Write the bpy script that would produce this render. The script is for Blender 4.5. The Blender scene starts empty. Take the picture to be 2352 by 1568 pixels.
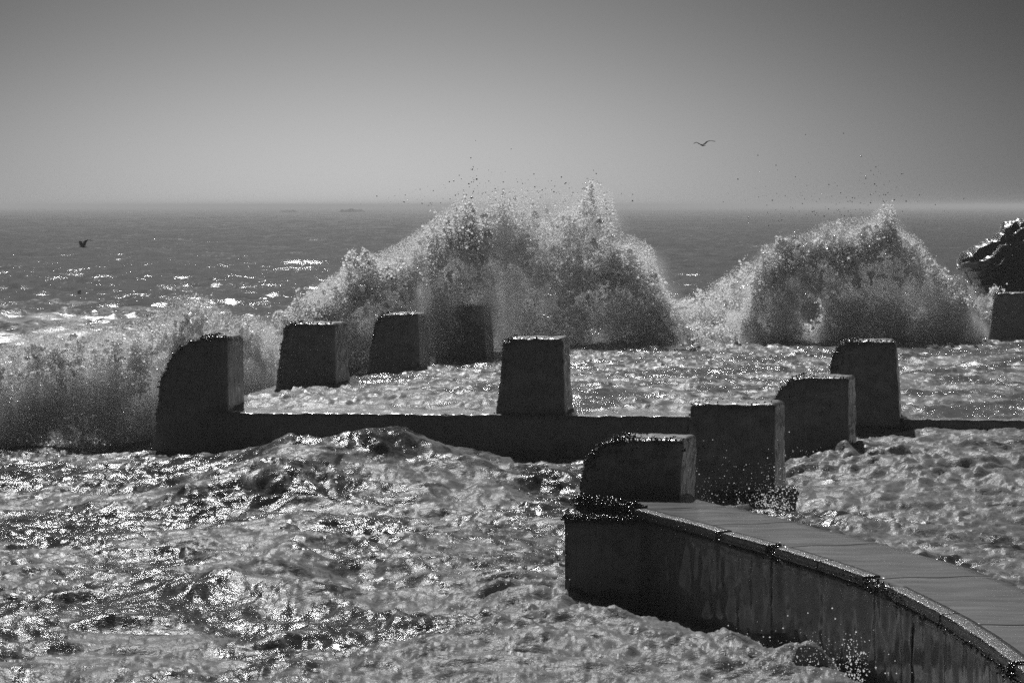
import bpy, bmesh, math, random
import numpy as np
from mathutils import Vector, noise as mnoise

random.seed(7); rng = np.random.default_rng(7)
sc = bpy.context.scene
col = sc.collection

# ---------------------------------------------------------------- measures
U = 0.00706            # metres per survey unit
F = 6860.0             # focal length in survey units
CX, HY = 1176.0, 472.0
CAMH = 575 * U
def W(x, y, lev):      # a point known by bearing, depression and level below the eye
    d = lev / (y - HY)
    return Vector(((x - CX) * d * U, F * d * U, (575 - lev) * U))
def WD(x, y, d):       # a point known by bearing, depression and distance
    return Vector(((x - CX) * d * U, F * d * U, (575 - (y - HY) * d) * U))

# ---------------------------------------------------------------- camera
cam = bpy.data.objects.new('camera', bpy.data.cameras.new('camera'))
col.objects.link(cam); sc.camera = cam
cam.location = (0, 0, CAMH); cam.rotation_euler = (math.pi / 2, 0, 0)
cam.data.sensor_width = 36; cam.data.lens = 36 * F / 2352
cam.data.shift_y = -312 / 2352
cam.data.clip_start = 0.5; cam.data.clip_end = 120000

# ---------------------------------------------------------------- light
SUN_AZ, SUN_EL = -6.5, 47.0
sun = bpy.data.objects.new('sun', bpy.data.lights.new('sun', 'SUN')); col.objects.link(sun)
sun.data.energy = 3.2; sun.data.angle = math.radians(0.55); sun.data.color = (1, 1, 1)
az, el = math.radians(SUN_AZ), math.radians(SUN_EL)
sd = Vector((math.sin(az) * math.cos(el), math.cos(az) * math.cos(el), math.sin(el)))
sun.rotation_euler = (-sd).to_track_quat('-Z', 'Y').to_euler()
sun.location = sd * 60

world = bpy.data.worlds.new('World'); sc.world = world; world.use_nodes = True
nt = world.node_tree; nt.nodes.clear()
N = nt.nodes.new; L = nt.links.new
out = N('ShaderNodeOutputWorld'); bg = N('ShaderNodeBackground')
sky = N('ShaderNodeTexSky'); sky.sky_type = 'NISHITA'; sky.sun_disc = False
sky.sun_elevation = el; sky.sun_rotation = az
sky.dust_density = 4.0; sky.air_density = 1.0
bw = N('ShaderNodeRGBToBW'); L(sky.outputs[0], bw.inputs[0])
geo = N('ShaderNodeTexCoord'); sep = N('ShaderNodeSeparateXYZ'); L(geo.outputs['Generated'], sep.inputs[0])
zc = N('ShaderNodeMath'); zc.operation = 'MAXIMUM'; L(sep.outputs['Z'], zc.inputs[0]); zc.inputs[1].default_value = 0.0
zm = N('ShaderNodeMath'); zm.operation = 'MULTIPLY'; L(zc.outputs[0], zm.inputs[0]); zm.inputs[1].default_value = -1 / .0245
ze = N('ShaderNodeMath'); ze.operation = 'EXPONENT'; L(zm.outputs[0], ze.inputs[0])
ramp = N('ShaderNodeMath'); ramp.operation = 'MULTIPLY_ADD'; L(ze.outputs[0], ramp.inputs[0]); ramp.inputs[1].default_value = 3.15; ramp.inputs[2].default_value = .17
ra = N('ShaderNodeMapRange'); ra.interpolation_type = 'SMOOTHSTEP'      # falls off away from the glow
sx = N('ShaderNodeMath'); sx.operation = 'ADD'; L(sep.outputs['X'], sx.inputs[0]); sx.inputs[1].default_value = 0.045
ab = N('ShaderNodeMath'); ab.operation = 'ABSOLUTE'; L(sx.outputs[0], ab.inputs[0]); L(ab.outputs[0], ra.inputs[0])
ra.inputs[1].default_value = 0.0; ra.inputs[2].default_value = 0.27; ra.inputs[3].default_value = 1.0; ra.inputs[4].default_value = 0.26
m1 = N('ShaderNodeMath'); m1.operation = 'MULTIPLY'; L(bw.outputs[0], m1.inputs[0]); L(ramp.outputs[0], m1.inputs[1])
m2 = N('ShaderNodeMath'); m2.operation = 'MULTIPLY'; L(m1.outputs[0], m2.inputs[0]); L(ra.outputs[0], m2.inputs[1])
L(m2.outputs[0], bg.inputs[0]); bg.inputs[1].default_value = 0.094
L(bg.outputs[0], out.inputs[0])

sc.view_settings.view_transform = 'Standard'; sc.view_settings.look = 'None'
sc.view_settings.exposure = 0.0; sc.view_settings.gamma = 1; sc.view_settings.use_curve_mapping = False
cy = sc.cycles
cy.use_denoising = False
cy.volume_bounces = 3; cy.max_bounces = 10; cy.diffuse_bounces = 7; cy.transmission_bounces = 4
cy.sample_clamp_indirect = 4; cy.caustics_reflective = False; cy.caustics_refractive = False
cy.volume_step_rate = 1.0; cy.volume_max_steps = 256

# ---------------------------------------------------------------- helpers
def tag(o, label=None, cat=None, group=None, kind=None):
    if label: o['label'] = label
    if cat: o['category'] = cat
    if group: o['group'] = group
    if kind: o['kind'] = kind
    return o
def link(name, me, mat=None, parent=None):
    o = bpy.data.objects.new(name, me); col.objects.link(o)
    if mat: me.materials.append(mat)
    if parent is not None: o.parent = parent
    return o
def empty(name, loc):
    o = bpy.data.objects.new(name, None); col.objects.link(o); o.location = loc; o.empty_display_size = .3
    return o
def mesh_np(name, V, Q, smooth=True):
    me = bpy.data.meshes.new(name); V = np.asarray(V, np.float32); Q = np.asarray(Q, np.int32)
    k = Q.shape[1]
    me.vertices.add(len(V)); me.vertices.foreach_set('co', V.ravel())
    me.loops.add(Q.size); me.loops.foreach_set('vertex_index', Q.ravel())
    me.polygons.add(len(Q)); me.polygons.foreach_set('loop_start', np.arange(len(Q), dtype=np.int32) * k)
    me.update(calc_edges=True)
    if smooth: me.polygons.foreach_set('use_smooth', np.ones(len(Q), bool))
    return me
def grid_faces(nr, nc):
    a = np.arange(nr * nc).reshape(nr, nc)
    return np.stack([a[:-1, :-1], a[:-1, 1:], a[1:, 1:], a[1:, :-1]], -1).reshape(-1, 4)
def attr(me, name, v):
    a = me.attributes.new(name, 'FLOAT', 'POINT'); a.data.foreach_set('value', np.asarray(v, np.float32).ravel())

def _h(ix, iy, seed):
    h = (ix.astype(np.int64) * 374761393 + iy.astype(np.int64) * 668265263 + seed * 1442695041) & 0xffffffff
    h = ((h ^ (h >> 13)) * 1274126177) & 0xffffffff
    return (h ^ (h >> 16)) & 0xffff
GA = np.linspace(0, 2 * math.pi, 256, endpoint=False); GC, GS = np.cos(GA), np.sin(GA)
def perlin(x, y, seed=0):
    x0 = np.floor(x); y0 = np.floor(y); fx = x - x0; fy = y - y0
    u = fx * fx * fx * (fx * (fx * 6 - 15) + 10); v = fy * fy * fy * (fy * (fy * 6 - 15) + 10)
    def g(dx, dy):
        k = _h(x0 + dx, y0 + dy, seed) & 255
        return GC[k] * (fx - dx) + GS[k] * (fy - dy)
    a = g(0, 0); b = g(1, 0); c = g(0, 1); d = g(1, 1)
    return ((a + (b - a) * u) * (1 - v) + (c + (d - c) * u) * v) * 1.5
def ridged(x, y, seed): return 1 - 2 * np.abs(perlin(x, y, seed))
def billow(x, y, seed): return 2 * np.abs(perlin(x, y, seed))
def _h3(ix, iy, iz, seed):
    h = (ix.astype(np.int64) * 374761393 + iy.astype(np.int64) * 668265263 + iz.astype(np.int64) * 2147483647 + seed * 1442695041) & 0xffffffff
    h = ((h ^ (h >> 13)) * 1274126177) & 0xffffffff
    return ((h ^ (h >> 16)) & 0xffff) / 32767.5 - 1
def vnoise3(p, s, seed=0):
    q = p / s; i = np.floor(q); f = q - i; f = f * f * (3 - 2 * f); r = 0
    for dx in (0, 1):
        for dy in (0, 1):
            for dz in (0, 1):
                w = (f[:, 0] if dx else 1 - f[:, 0]) * (f[:, 1] if dy else 1 - f[:, 1]) * (f[:, 2] if dz else 1 - f[:, 2])
                r = r + w * _h3(i[:, 0] + dx, i[:, 1] + dy, i[:, 2] + dz, seed)
    return r
def smooth(a, b, x):
    t = np.clip((x - a) / (b - a), 0, 1); return t * t * (3 - 2 * t)

# ---------------------------------------------------------------- materials
def mat(name):
    m = bpy.data.materials.new(name); m.use_nodes = True; t = m.node_tree
    b = t.nodes['Principled BSDF']; return m, t, b, t.nodes['Material Output']
def nd(t, typ, **kw):
    n = t.nodes.new(typ)
    for k, v in kw.items(): setattr(n, k, v)
    return n
def noise_n(t, scale, detail=4, rough=.55, vec=None, dist=0):
    n = nd(t, 'ShaderNodeTexNoise'); n.inputs['Scale'].default_value = scale; n.inputs['Detail'].default_value = detail
    n.inputs['Roughness'].default_value = rough; n.inputs['Distortion'].default_value = dist
    if vec: t.links.new(vec, n.inputs['Vector'])
    return n
def mapping(t, vec, s):
    n = nd(t, 'ShaderNodeMapping'); n.inputs['Scale'].default_value = s; t.links.new(vec, n.inputs['Vector']); return n.outputs[0]
def rng_n(t, src, a, b, c, d, smoothstep=False):
    n = nd(t, 'ShaderNodeMapRange'); t.links.new(src, n.inputs[0])
    if smoothstep: n.interpolation_type = 'SMOOTHSTEP'
    for i, v in enumerate((a, b, c, d)): n.inputs[i + 1].default_value = v
    return n.outputs[0]
def math_n(t, op, a, b=None):
    n = nd(t, 'ShaderNodeMath', operation=op)
    for i, v in enumerate((a, b)):
        if v is None: continue
        if isinstance(v, (int, float)): n.inputs[i].default_value = v
        else: t.links.new(v, n.inputs[i])
    return n.outputs[0]

def water_mat(name, body, foamc, rough, bumps, foam_rough=.3, foam_spec=.3, body_spec=.5):
    m, t, b, o = mat(name)
    g = nd(t, 'ShaderNodeNewGeometry').outputs['Position']
    fa = nd(t, 'ShaderNodeAttribute', attribute_name='foam').outputs['Fac']
    lace = noise_n(t, 3.1, 9, .72, mapping(t, g, (1, .55, 1)), .8)
    f = math_n(t, 'ADD', fa, rng_n(t, lace.outputs[0], .3, .7, -.45, .45))
    f = rng_n(t, f, .33, .80, 0, 1, True)
    mix = nd(t, 'ShaderNodeMix', data_type='RGBA'); t.links.new(f, mix.inputs[0])
    mix.inputs[6].default_value = (body,) * 3 + (1,); mix.inputs[7].default_value = (foamc,) * 3 + (1,)
    t.links.new(mix.outputs[2], b.inputs['Base Color'])
    t.links.new(rng_n(t, f, 0, 1, rough, foam_rough), b.inputs['Roughness'])
    b.inputs['IOR'].default_value = 1.33
    t.links.new(rng_n(t, f, 0, 1, body_spec, foam_spec), b.inputs['Specular IOR Level'])
    prev = None
    for sc_, st, an in bumps:
        n = noise_n(t, sc_, 5, .6, mapping(t, g, an), .4)
        bp = nd(t, 'ShaderNodeBump'); bp.inputs['Distance'].default_value = st; bp.inputs['Strength'].default_value = 1
        t.links.new(n.outputs[0], bp.inputs['Height'])
        if prev: t.links.new(prev, bp.inputs['Normal'])
        prev = bp.outputs[0]
    t.links.new(prev, b.inputs['Normal'])
    tr = nd(t, 'ShaderNodeBsdfTranslucent'); tr.inputs[0].default_value = (.75,) * 3 + (1,); t.links.new(prev, tr.inputs['Normal'])
    ms = nd(t, 'ShaderNodeMixShader'); t.links.new(math_n(t, 'MULTIPLY', f, .25), ms.inputs[0])
    t.links.new(b.outputs[0], ms.inputs[1]); t.links.new(tr.outputs[0], ms.inputs[2]); t.links.new(ms.outputs[0], o.inputs[0])
    return m
M_surf = water_mat('surf_water', .05, .30, .14, [(7, .018, (.7, .9, 1)), (24, .008, (.8, 1, 1))], .34, .16, .20)
M_sea = water_mat('open_water', .14, .45, .13, [(1.6, .06, (.6, .8, 1)), (5, .02, (.7, .8, 1))], .3, .2, .10)
M_pool = water_mat('pool_water', .14, .42, .10, [(9, .018, (.6, .9, 1)), (26, .008, (.7, 1, 1))], .3, .2, .2)

def concrete_mat(name, lo, hi, rough, streak=True, bump=.012, coat=.9, coat_rough=.12, coat_ior=1.33):
    m, t, b, o = mat(name)
    g = nd(t, 'ShaderNodeNewGeometry').outputs['Position']
    n1 = noise_n(t, 5, 8, .65, g); n2 = noise_n(t, 3.5, 7, .7, mapping(t, g, (9, 9, .55)))
    n3 = noise_n(t, 60, 3, .6, g)
    s = math_n(t, 'ADD', math_n(t, 'MULTIPLY', n1.outputs[0], .5), math_n(t, 'MULTIPLY', n2.outputs[0], .5 if streak else .1))
    s = math_n(t, 'ADD', s, math_n(t, 'MULTIPLY', n3.outputs[0], .15))
    v = rng_n(t, s, .38 if streak else .2, .75 if streak else .5, lo, hi)
    cmb = nd(t, 'ShaderNodeCombineColor')
    for i in range(3): t.links.new(v, cmb.inputs[i])
    t.links.new(cmb.outputs[0], b.inputs['Base Color'])
    t.links.new(rng_n(t, n2.outputs[0], .3, .7, rough * .6, rough * 1.5), b.inputs['Roughness'])
    b.inputs['Coat Weight'].default_value = coat; b.inputs['Coat Roughness'].default_value = coat_rough; b.inputs['Coat IOR'].default_value = coat_ior
    bp = nd(t, 'ShaderNodeBump'); bp.inputs['Distance'].default_value = bump
    t.links.new(math_n(t, 'ADD', n1.outputs[0], math_n(t, 'MULTIPLY', n3.outputs[0], .35)), bp.inputs['Height'])
    bp2 = nd(t, 'ShaderNodeBump'); bp2.inputs['Distance'].default_value = bump * .7; t.links.new(n2.outputs[0], bp2.inputs['Height']); t.links.new(bp.outputs[0], bp2.inputs['Normal'])
    t.links.new(bp2.outputs[0], b.inputs['Normal'])
    return m
M_block = concrete_mat('wet_concrete', .04, .24, .38)
M_wall = concrete_mat('streaked_concrete', .03, .2, .4, bump=.02)
M_rock = concrete_mat('wet_rock', .015, .09, .25, streak=False, bump=.08, coat=1.0, coat_rough=.25, coat_ior=1.5)
M_coping = concrete_mat('coping_concrete', .012, .05, .3, streak=False, bump=.007, coat=1.0, coat_rough=.2, coat_ior=1.5)
for n_ in [n_ for n_ in M_coping.node_tree.nodes if n_.type == 'BSDF_PRINCIPLED']: M_coping.node_tree.links.new(n_.inputs['Normal'].links[0].from_socket, n_.inputs['Coat Normal'])
M_crust, t, b, o = mat('mussel_and_glint_bits'); b.inputs['Base Color'].default_value = (.012,) * 3 + (1,); b.inputs['Roughness'].default_value = .16
# deck under a film of running water
M_deck, t, b, o = mat('deck_under_water_film')
g = nd(t, 'ShaderNodeNewGeometry').outputs['Position']
n1 = noise_n(t, 2.2, 6, .6, mapping(t, g, (.6, 2.6, 1)))
v = rng_n(t, n1.outputs[0], .3, .7, .20, .33); c = nd(t, 'ShaderNodeCombineColor')
for i in range(3): t.links.new(v, c.inputs[i])
t.links.new(c.outputs[0], b.inputs['Base Color']); t.links.new(rng_n(t, n1.outputs[0], .3, .7, .1, .22), b.inputs['Roughness'])
b.inputs['IOR'].default_value = 1.33
bp = nd(t, 'ShaderNodeBump'); bp.inputs['Distance'].default_value = .006
n2 = noise_n(t, 4, 4, .5, mapping(t, g, (.5, 3, 1))); t.links.new(n2.outputs[0], bp.inputs['Height']); t.links.new(bp.outputs[0], b.inputs['Normal'])
# spray: white water drops and froth
def spray_mat(name, c, tw):
    m, t, b, o = mat(name); b.inputs['Base Color'].default_value = (c,) * 3 + (1,); b.inputs['Roughness'].default_value = .25
    tr = nd(t, 'ShaderNodeBsdfTranslucent'); tr.inputs[0].default_value = (c,) * 3 + (1,)
    ms = nd(t, 'ShaderNodeMixShader'); ms.inputs[0].default_value = tw
    t.links.new(b.outputs[0], ms.inputs[1]); t.links.new(tr.outputs[0], ms.inputs[2]); t.links.new(ms.outputs[0], o.inputs[0])
    return m
M_drop = spray_mat('spray_drops', .97, .72)
M_sheet = spray_mat('froth_sheet', .88, .45); M_sheet.node_tree.nodes['Principled BSDF'].inputs['Roughness'].default_value = .12
M_backlit_drop, t, b, o = mat('backlit_dark_drops'); b.inputs['Base Color'].default_value = (.06,) * 3 + (1,); b.inputs['Roughness'].default_value = .15  # dark base colour stands in for drops refracting dark against the sky
def vol_mat(name, dens, c, g, grid=False):
    m = bpy.data.materials.new(name); m.use_nodes = True; t = m.node_tree; t.nodes.clear()
    o = t.nodes.new('ShaderNodeOutputMaterial'); p = t.nodes.new('ShaderNodeVolumePrincipled')
    p.inputs['Color'].default_value = (c,) * 3 + (1,); p.inputs['Anisotropy'].default_value = g; p.inputs['Density'].default_value = dens
    if not grid: p.inputs['Density Attribute'].default_value = ''
    t.links.new(p.outputs[0], o.inputs['Volume']); return m
M_reef, t, b, o = mat('far_rock'); b.inputs['Base Color'].default_value = (.05,) * 3 + (1,); b.inputs['Roughness'].default_value = .9
M_feather, t, b, o = mat('dark_feathers'); b.inputs['Base Color'].default_value = (.02,) * 3 + (1,); b.inputs['Roughness'].default_value = .7

# ================================================================ WATER
Ym = lambda d: F * d * U
def seg_dist(X, Y, a, b_):
    ax, ay = a; bx, by = b_; dx, dy = bx - ax, by - ay
    t_ = np.clip(((X - ax) * dx + (Y - ay) * dy) / (dx * dx + dy * dy), 0, 1)
    return np.hypot(X - ax - t_ * dx, Y - ay - t_ * dy), t_
def G(X, Y, x, y, sx_, sy_, lev=560):
    p = W(x, y, lev); return np.exp(-((X - p.x) / sx_) ** 2 - ((Y - p.y) / sy_) ** 2)
def near_height(X, Y):
    wx = X + .55 * perlin(X / 1.9, Y / 2.4, 5); wy = Y + .7 * perlin(X / 2.1, Y / 1.9, 6)
    # water-level undulation
    z = .10 * perlin(X / 4.2, Y / 3.6, 1) + .10 * (ridged(wx / 2.7 + .12 * wy, wy / 1.9, 2) - .45)
    # swell heaped against the wall
    z = z + (.44 + .06 * perlin(X / .9, Y / 1.1, 21)) * G(X, Y, 850, 1075, 2.5, 3.0) + .16 * G(X, Y, 620, 1100, 1.6, 3.4)
    d, tt = seg_dist(X, Y, (-3.9, 41.0), (-1.7, 44.6)); z = z + .22 * np.exp(-(d / .55) ** 2)
    d, tt = seg_dist(X, Y, (-3.3, 31.9), (-1.9, 31.2)); z = z + .14 * np.exp(-(d / .5) ** 2)
    for (a, b_, w_, h_) in ((W(470, 1130, 555), W(700, 1055, 540), .42, .13), (W(640, 1075, 545), W(880, 1050, 520), .35, .10), (W(860, 1050, 520), W(1120, 1110, 555), .5, .09),
                            (W(180, 1190, 560), W(520, 1150, 560), .5, .12), (W(900, 1290, 565), W(1290, 1240, 560), .4, .10), (W(480, 1340, 565), W(760, 1270, 560), .34, .15), (W(760, 1270, 560), W(1000, 1300, 565), .3, .10),
                            (W(60, 1420, 565), W(420, 1390, 565), .35, .10), (W(560, 1460, 565), W(880, 1400, 565), .3, .12), (W(880, 1400, 565), W(1250, 1460, 565), .28, .12), (W(1850, 1090, 500), W(2400, 1080, 500), .5, .10), (W(1900, 1180, 490), W(2400, 1210, 490), .5, .12)):
        dx = .35 * perlin(X / 1.1, Y / 1.1, 24); d, tt = seg_dist(X + dx, Y + 1.2 * dx, (a.x, a.y), (b_.x, b_.y)); z = z + h_ * np.exp(-(d / w_) ** 2) * (.7 + .6 * perlin(X / .6, Y / .6, 25))
    foam = .58 + .52 * perlin(X / 2.3, Y / 3.1, 9) + .2 * perlin(X / .9, Y / 1.2, 10)
    for (x, y, sx_, sy_, k, h) in ((600, 1290, .9, 1.1, .5, .06), (1170, 1345, .85, 1.5, .7, .17), (1060, 1470, .8, 1.0, .55, .16),
                                 (1330, 1400, .9, .9, .6, .10), (1560, 1480, 1.3, 1.0, .6, .10), (1790, 1545, .6, .45, .9, .24), (2000, 1580, .7, .6, .5, .12),
                                 (1200, 1530, 1.5, 1.0, .5, .08), (2050, 1130, 1.6, 2.2, .6, .12), (2250, 1190, 1.6, 2.4, .6, .10), (1900, 1120, .8, 2.0, .5, .12), (2250, 1020, 1.6, 2, .5, .1)):
        gg = G(X, Y, x, y, sx_, sy_); foam = foam + k * gg; z = z + h * gg * (.75 + .45 * billow(wx / .45, wy / .35, 31))
    glit = smooth(.5, -3.0, X) * .12; foam = foam - glit
    fm = np.clip(foam, 0, 1.1)
    qx = X + .25 * perlin(X / .8, Y / .8, 17); qy = Y - .3 * X + .2 * perlin(X / .7, Y / .7, 18)
    gust = .45 + .8 * smooth(-.5, .5, perlin(X / 2.2, Y / 3.5, 19))
    ch = .058 * ridged(wx / 1.25, (wy - .2 * wx) / .80, 3) + .034 * gust * ridged(qx / .62, qy / .36, 4) + .020 * gust * ridged(qx / .27, qy / .17, 7) + .007 * ridged(X / .12, qy / .09, 8)
    z = z + ch * (1.1 - .35 * fm)
    sx_ = X + .35 * Y + .12 * perlin(X / .5, Y / .4, 15); sy_ = Y - .25 * X
    cl = .35 + .65 * smooth(-.3, .5, perlin(X / .8, Y / .9, 16))
    z = z + fm * (.045 * billow(wx / .62, sy_ / .36, 11) + .022 * cl * billow(sx_ / .30, sy_ / .17, 12) + .014 * cl * billow(sx_ / .13, sy_ / .10, 13) + .007 * billow(X / .06, Y / .07, 14) - .02)
    z = z - .11
    # the basin on the right of the blocks and the walkway stands higher
    yk = np.array([2100, 2813, 3151, 3518, 3840, 4107, 4318, 4480, 5200, 5920, 6620]) * U; xk = np.array([530, 560, 548, 500, 420, 340, 270, 250, 290, 460, 640]) * U
    rb = X - np.interp(Y, yk, xk); mk = smooth(-.35, .45, rb)
    z = z + mk * np.interp(Y, [22, 28, 33, 46], [.76, .70, .48, .54]); foam = foam + .08 * mk
    return z, foam
def far_height(X, Y, res):
    wx = X + 1.2 * perlin(X / 7, Y / 9, 41)
    def k(lam): return smooth(1.5, 3.5, lam / res)
    calm = 1 - .35 * smooth(500, 3000, Y)
    z = .35 * k(22) * ridged(wx / 26 + .01 * Y, Y / 15, 42) + .20 * k(7) * (ridged(wx / 9, (Y + .2 * X) / 5.0, 43) - .4)
    z = z + .17 * k(3.2) * (ridged(wx / 3.6, (Y - .25 * X) / 2.4, 44) - .4) + .13 * k(1.3) * ridged((X + .3 * Y) / 1.5, Y / 1.0, 45) + .02 * k(.5) * ridged(X / .6, Y / .42, 46)
    z = z * calm
    foam = .06 + .45 * perlin(X / 9, Y / 5, 47) + .25 * perlin(X / 2.5, Y / 1.7, 48)
    foam = foam + .42 * np.exp(-((Y - 100) / 16) ** 2) * smooth(-2, -14, X * 1.0) + .55 * np.exp(-((Y - 78) / 12) ** 2)
    return z, foam
def make_sea():
    # one sheet: fine rows near, growing towards the horizon
    y1 = np.linspace(21.5, 54, 640, endpoint=False)
    # blend: finer rows up to 400 m
    y2 = np.concatenate([np.exp(np.linspace(math.log(54), math.log(3000), 1450, endpoint=False)), np.exp(np.linspace(math.log(3000), math.log(60000), 80))])
    ys = np.concatenate([y1, y2]); nc = 701
    tt = np.linspace(-.215, .215, nc)
    T, Yg = np.meshgrid(tt, ys); X = T * Yg
    zn, fn = near_height(X, Yg); res = np.gradient(ys)[:, None] * np.ones_like(X)
    zf, ff = far_height(X, Yg, res)
    w = smooth(50, 62, Yg)
    Z = zn * (1 - w) + zf * w; foam = fn * (1 - w) + ff * w
    # a thinner column count is enough far away: keep every second column there
    nfar = 640 + 40
    Vn = np.stack([X[:nfar], Yg[:nfar], Z[:nfar]], -1).reshape(-1, 3); Qn = grid_faces(nfar, nc)
    Xf, Yf, Zf, Ff = X[nfar - 1:, ::2], Yg[nfar - 1:, ::2], Z[nfar - 1:, ::2], foam[nfar - 1:, ::2]
    Zf = Zf.copy(); Vf = np.stack([Xf, Yf, Zf], -1).reshape(-1, 3)
    Vf[:Xf.shape[1], 2] -= .01
    Qf = grid_faces(*Xf.shape)
    me = mesh_np('surf_water', Vn, Qn); attr(me, 'foam', foam[:nfar]); tag(link('surf_water', me, M_surf), kind='structure')
    me = mesh_np('open_sea', Vf, Qf); attr(me, 'foam', Ff); tag(link('open_sea', me, M_sea), kind='structure')
make_sea()

# the pool: a raised sheet of water inside its walls
def wall_line(X):   # front wall line in metres (y as a function of x)
    a = W(565, 947, 473); b_ = W(2352, 965, 473); return a.y + (b_.y - a.y) * (X - a.x) / (b_.x - a.x)
def make_pool():
    nr, nc = 360, 540
    xs = np.linspace(-5.1, 16, nc); s = np.linspace(0, 1, nr)
    S, X0 = np.meshgrid(s, xs, indexing='ij')
    yf = wall_line(X0) + .05
    Y = yf + S * (73.5 - yf)
    # left edge leans with the side wall
    lean = np.maximum(0, (Y - 48)) * .262
    X = X0 + lean * (1 - smooth(-5.1, 8, X0))
    wx = X + .4 * perlin(X / 1.5, Y / 2, 61)
    z = .735 + .05 * perlin(X / 2.8, Y / 3, 62) + .065 * ridged(wx / 1.6, Y / 1.3, 63) + .045 * ridged(wx / .7, Y / .55, 64) + .016 * ridged(X / .3, Y / .25, 65)
    foam = .55 + .5 * perlin(X / 2, Y / 2.6, 66) + .25 * perlin(X / .7, Y / 1.1, 67)
    foam = foam + .4 * np.exp(-((X + 3) / 2.6) ** 2 - ((Y - 50.5) / 3) ** 2)
    fm = np.clip(foam, 0, 1); z = z + fm * (.05 * billow(X / .45, Y / .4, 68) + .026 * billow(X / .14, Y / .15, 69))
    e = smooth(0, .06, S); lvl = (575 - 473) * U
    z = z * e + (lvl + .012 + .012 * ridged(X / .3, Y / .3, 70)) * (1 - e)
    z = z - .03 * (1 - e)
    V = np.stack([X, Y, z], -1).reshape(-1, 3)
    me = mesh_np('pool_water', V, grid_faces(nr, nc)); attr(me, 'foam', foam); tag(link('pool_water', me, M_pool), kind='structure')
make_pool()
# sea bed / pool base under everything
me = mesh_np('seabed', [(-13000, 15, -1.6), (13000, 15, -1.6), (13000, 60000, -1.6), (-13000, 60000, -1.6)], [(0, 1, 2, 3)], False)
tag(link('seabed', me, M_rock), kind='structure')

# ================================================================ BLOCKS
def cube_surface(n):
    idx = {}; V = []; Q = []
    def vid(p):
        k = tuple(p)
        if k not in idx: idx[k] = len(V); V.append(p)
        return idx[k]
    for ax in range(3):
        for s in (0, n):
            for i in range(n):
                for j in range(n):
                    q = []
                    for (a, b_) in ((0, 0), (1, 0), (1, 1), (0, 1)):
                        p = [0, 0, 0]; p[ax] = s; p[(ax + 1) % 3] = i + a; p[(ax + 2) % 3] = j + b_; q.append(vid(p))
                    Q.append(q if s == n else q[::-1])
    return np.array(V, float) / n, np.array(Q)
CS_V, CS_Q = cube_surface(30)
def interp(tab, c):
    tab = sorted(tab); return np.interp(c, [t_[0] for t_ in tab], [t_[1] for t_ in tab])
def scatter_crust(name, P, Nn, size, parent, seed=0):
    """a mat of small mussels, barnacles and added glint bits joined in one part"""
    r = np.random.default_rng(seed); n = len(P)
    base = np.array([(1, 0, 0), (-1, 0, 0), (0, 1, 0), (0, -1, 0), (0, 0, 1), (0, 0, -1)], float)
    tri = np.array([(0, 2, 4), (2, 1, 4), (1, 3, 4), (3, 0, 4), (2, 0, 5), (1, 2, 5), (3, 1, 5), (0, 3, 5)])
    sca = size * r.uniform(.5, 1.5, (n, 1, 1)) * np.array([1, 1, 1.2]) * r.uniform(.6, 1.3, (n, 1, 3))
    A = r.normal(size=(n, 3, 3)); Qm, _ = np.linalg.qr(A)
    V = (base[None] * sca) @ Qm + P[:, None]
    Q = tri[None] + (np.arange(n) * 6)[:, None, None]
    o = link(name, mesh_np(name, V.reshape(-1, 3), Q.reshape(-1, 3), False), M_crust, parent); o['kind'] = 'stuff'
    return o
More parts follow.
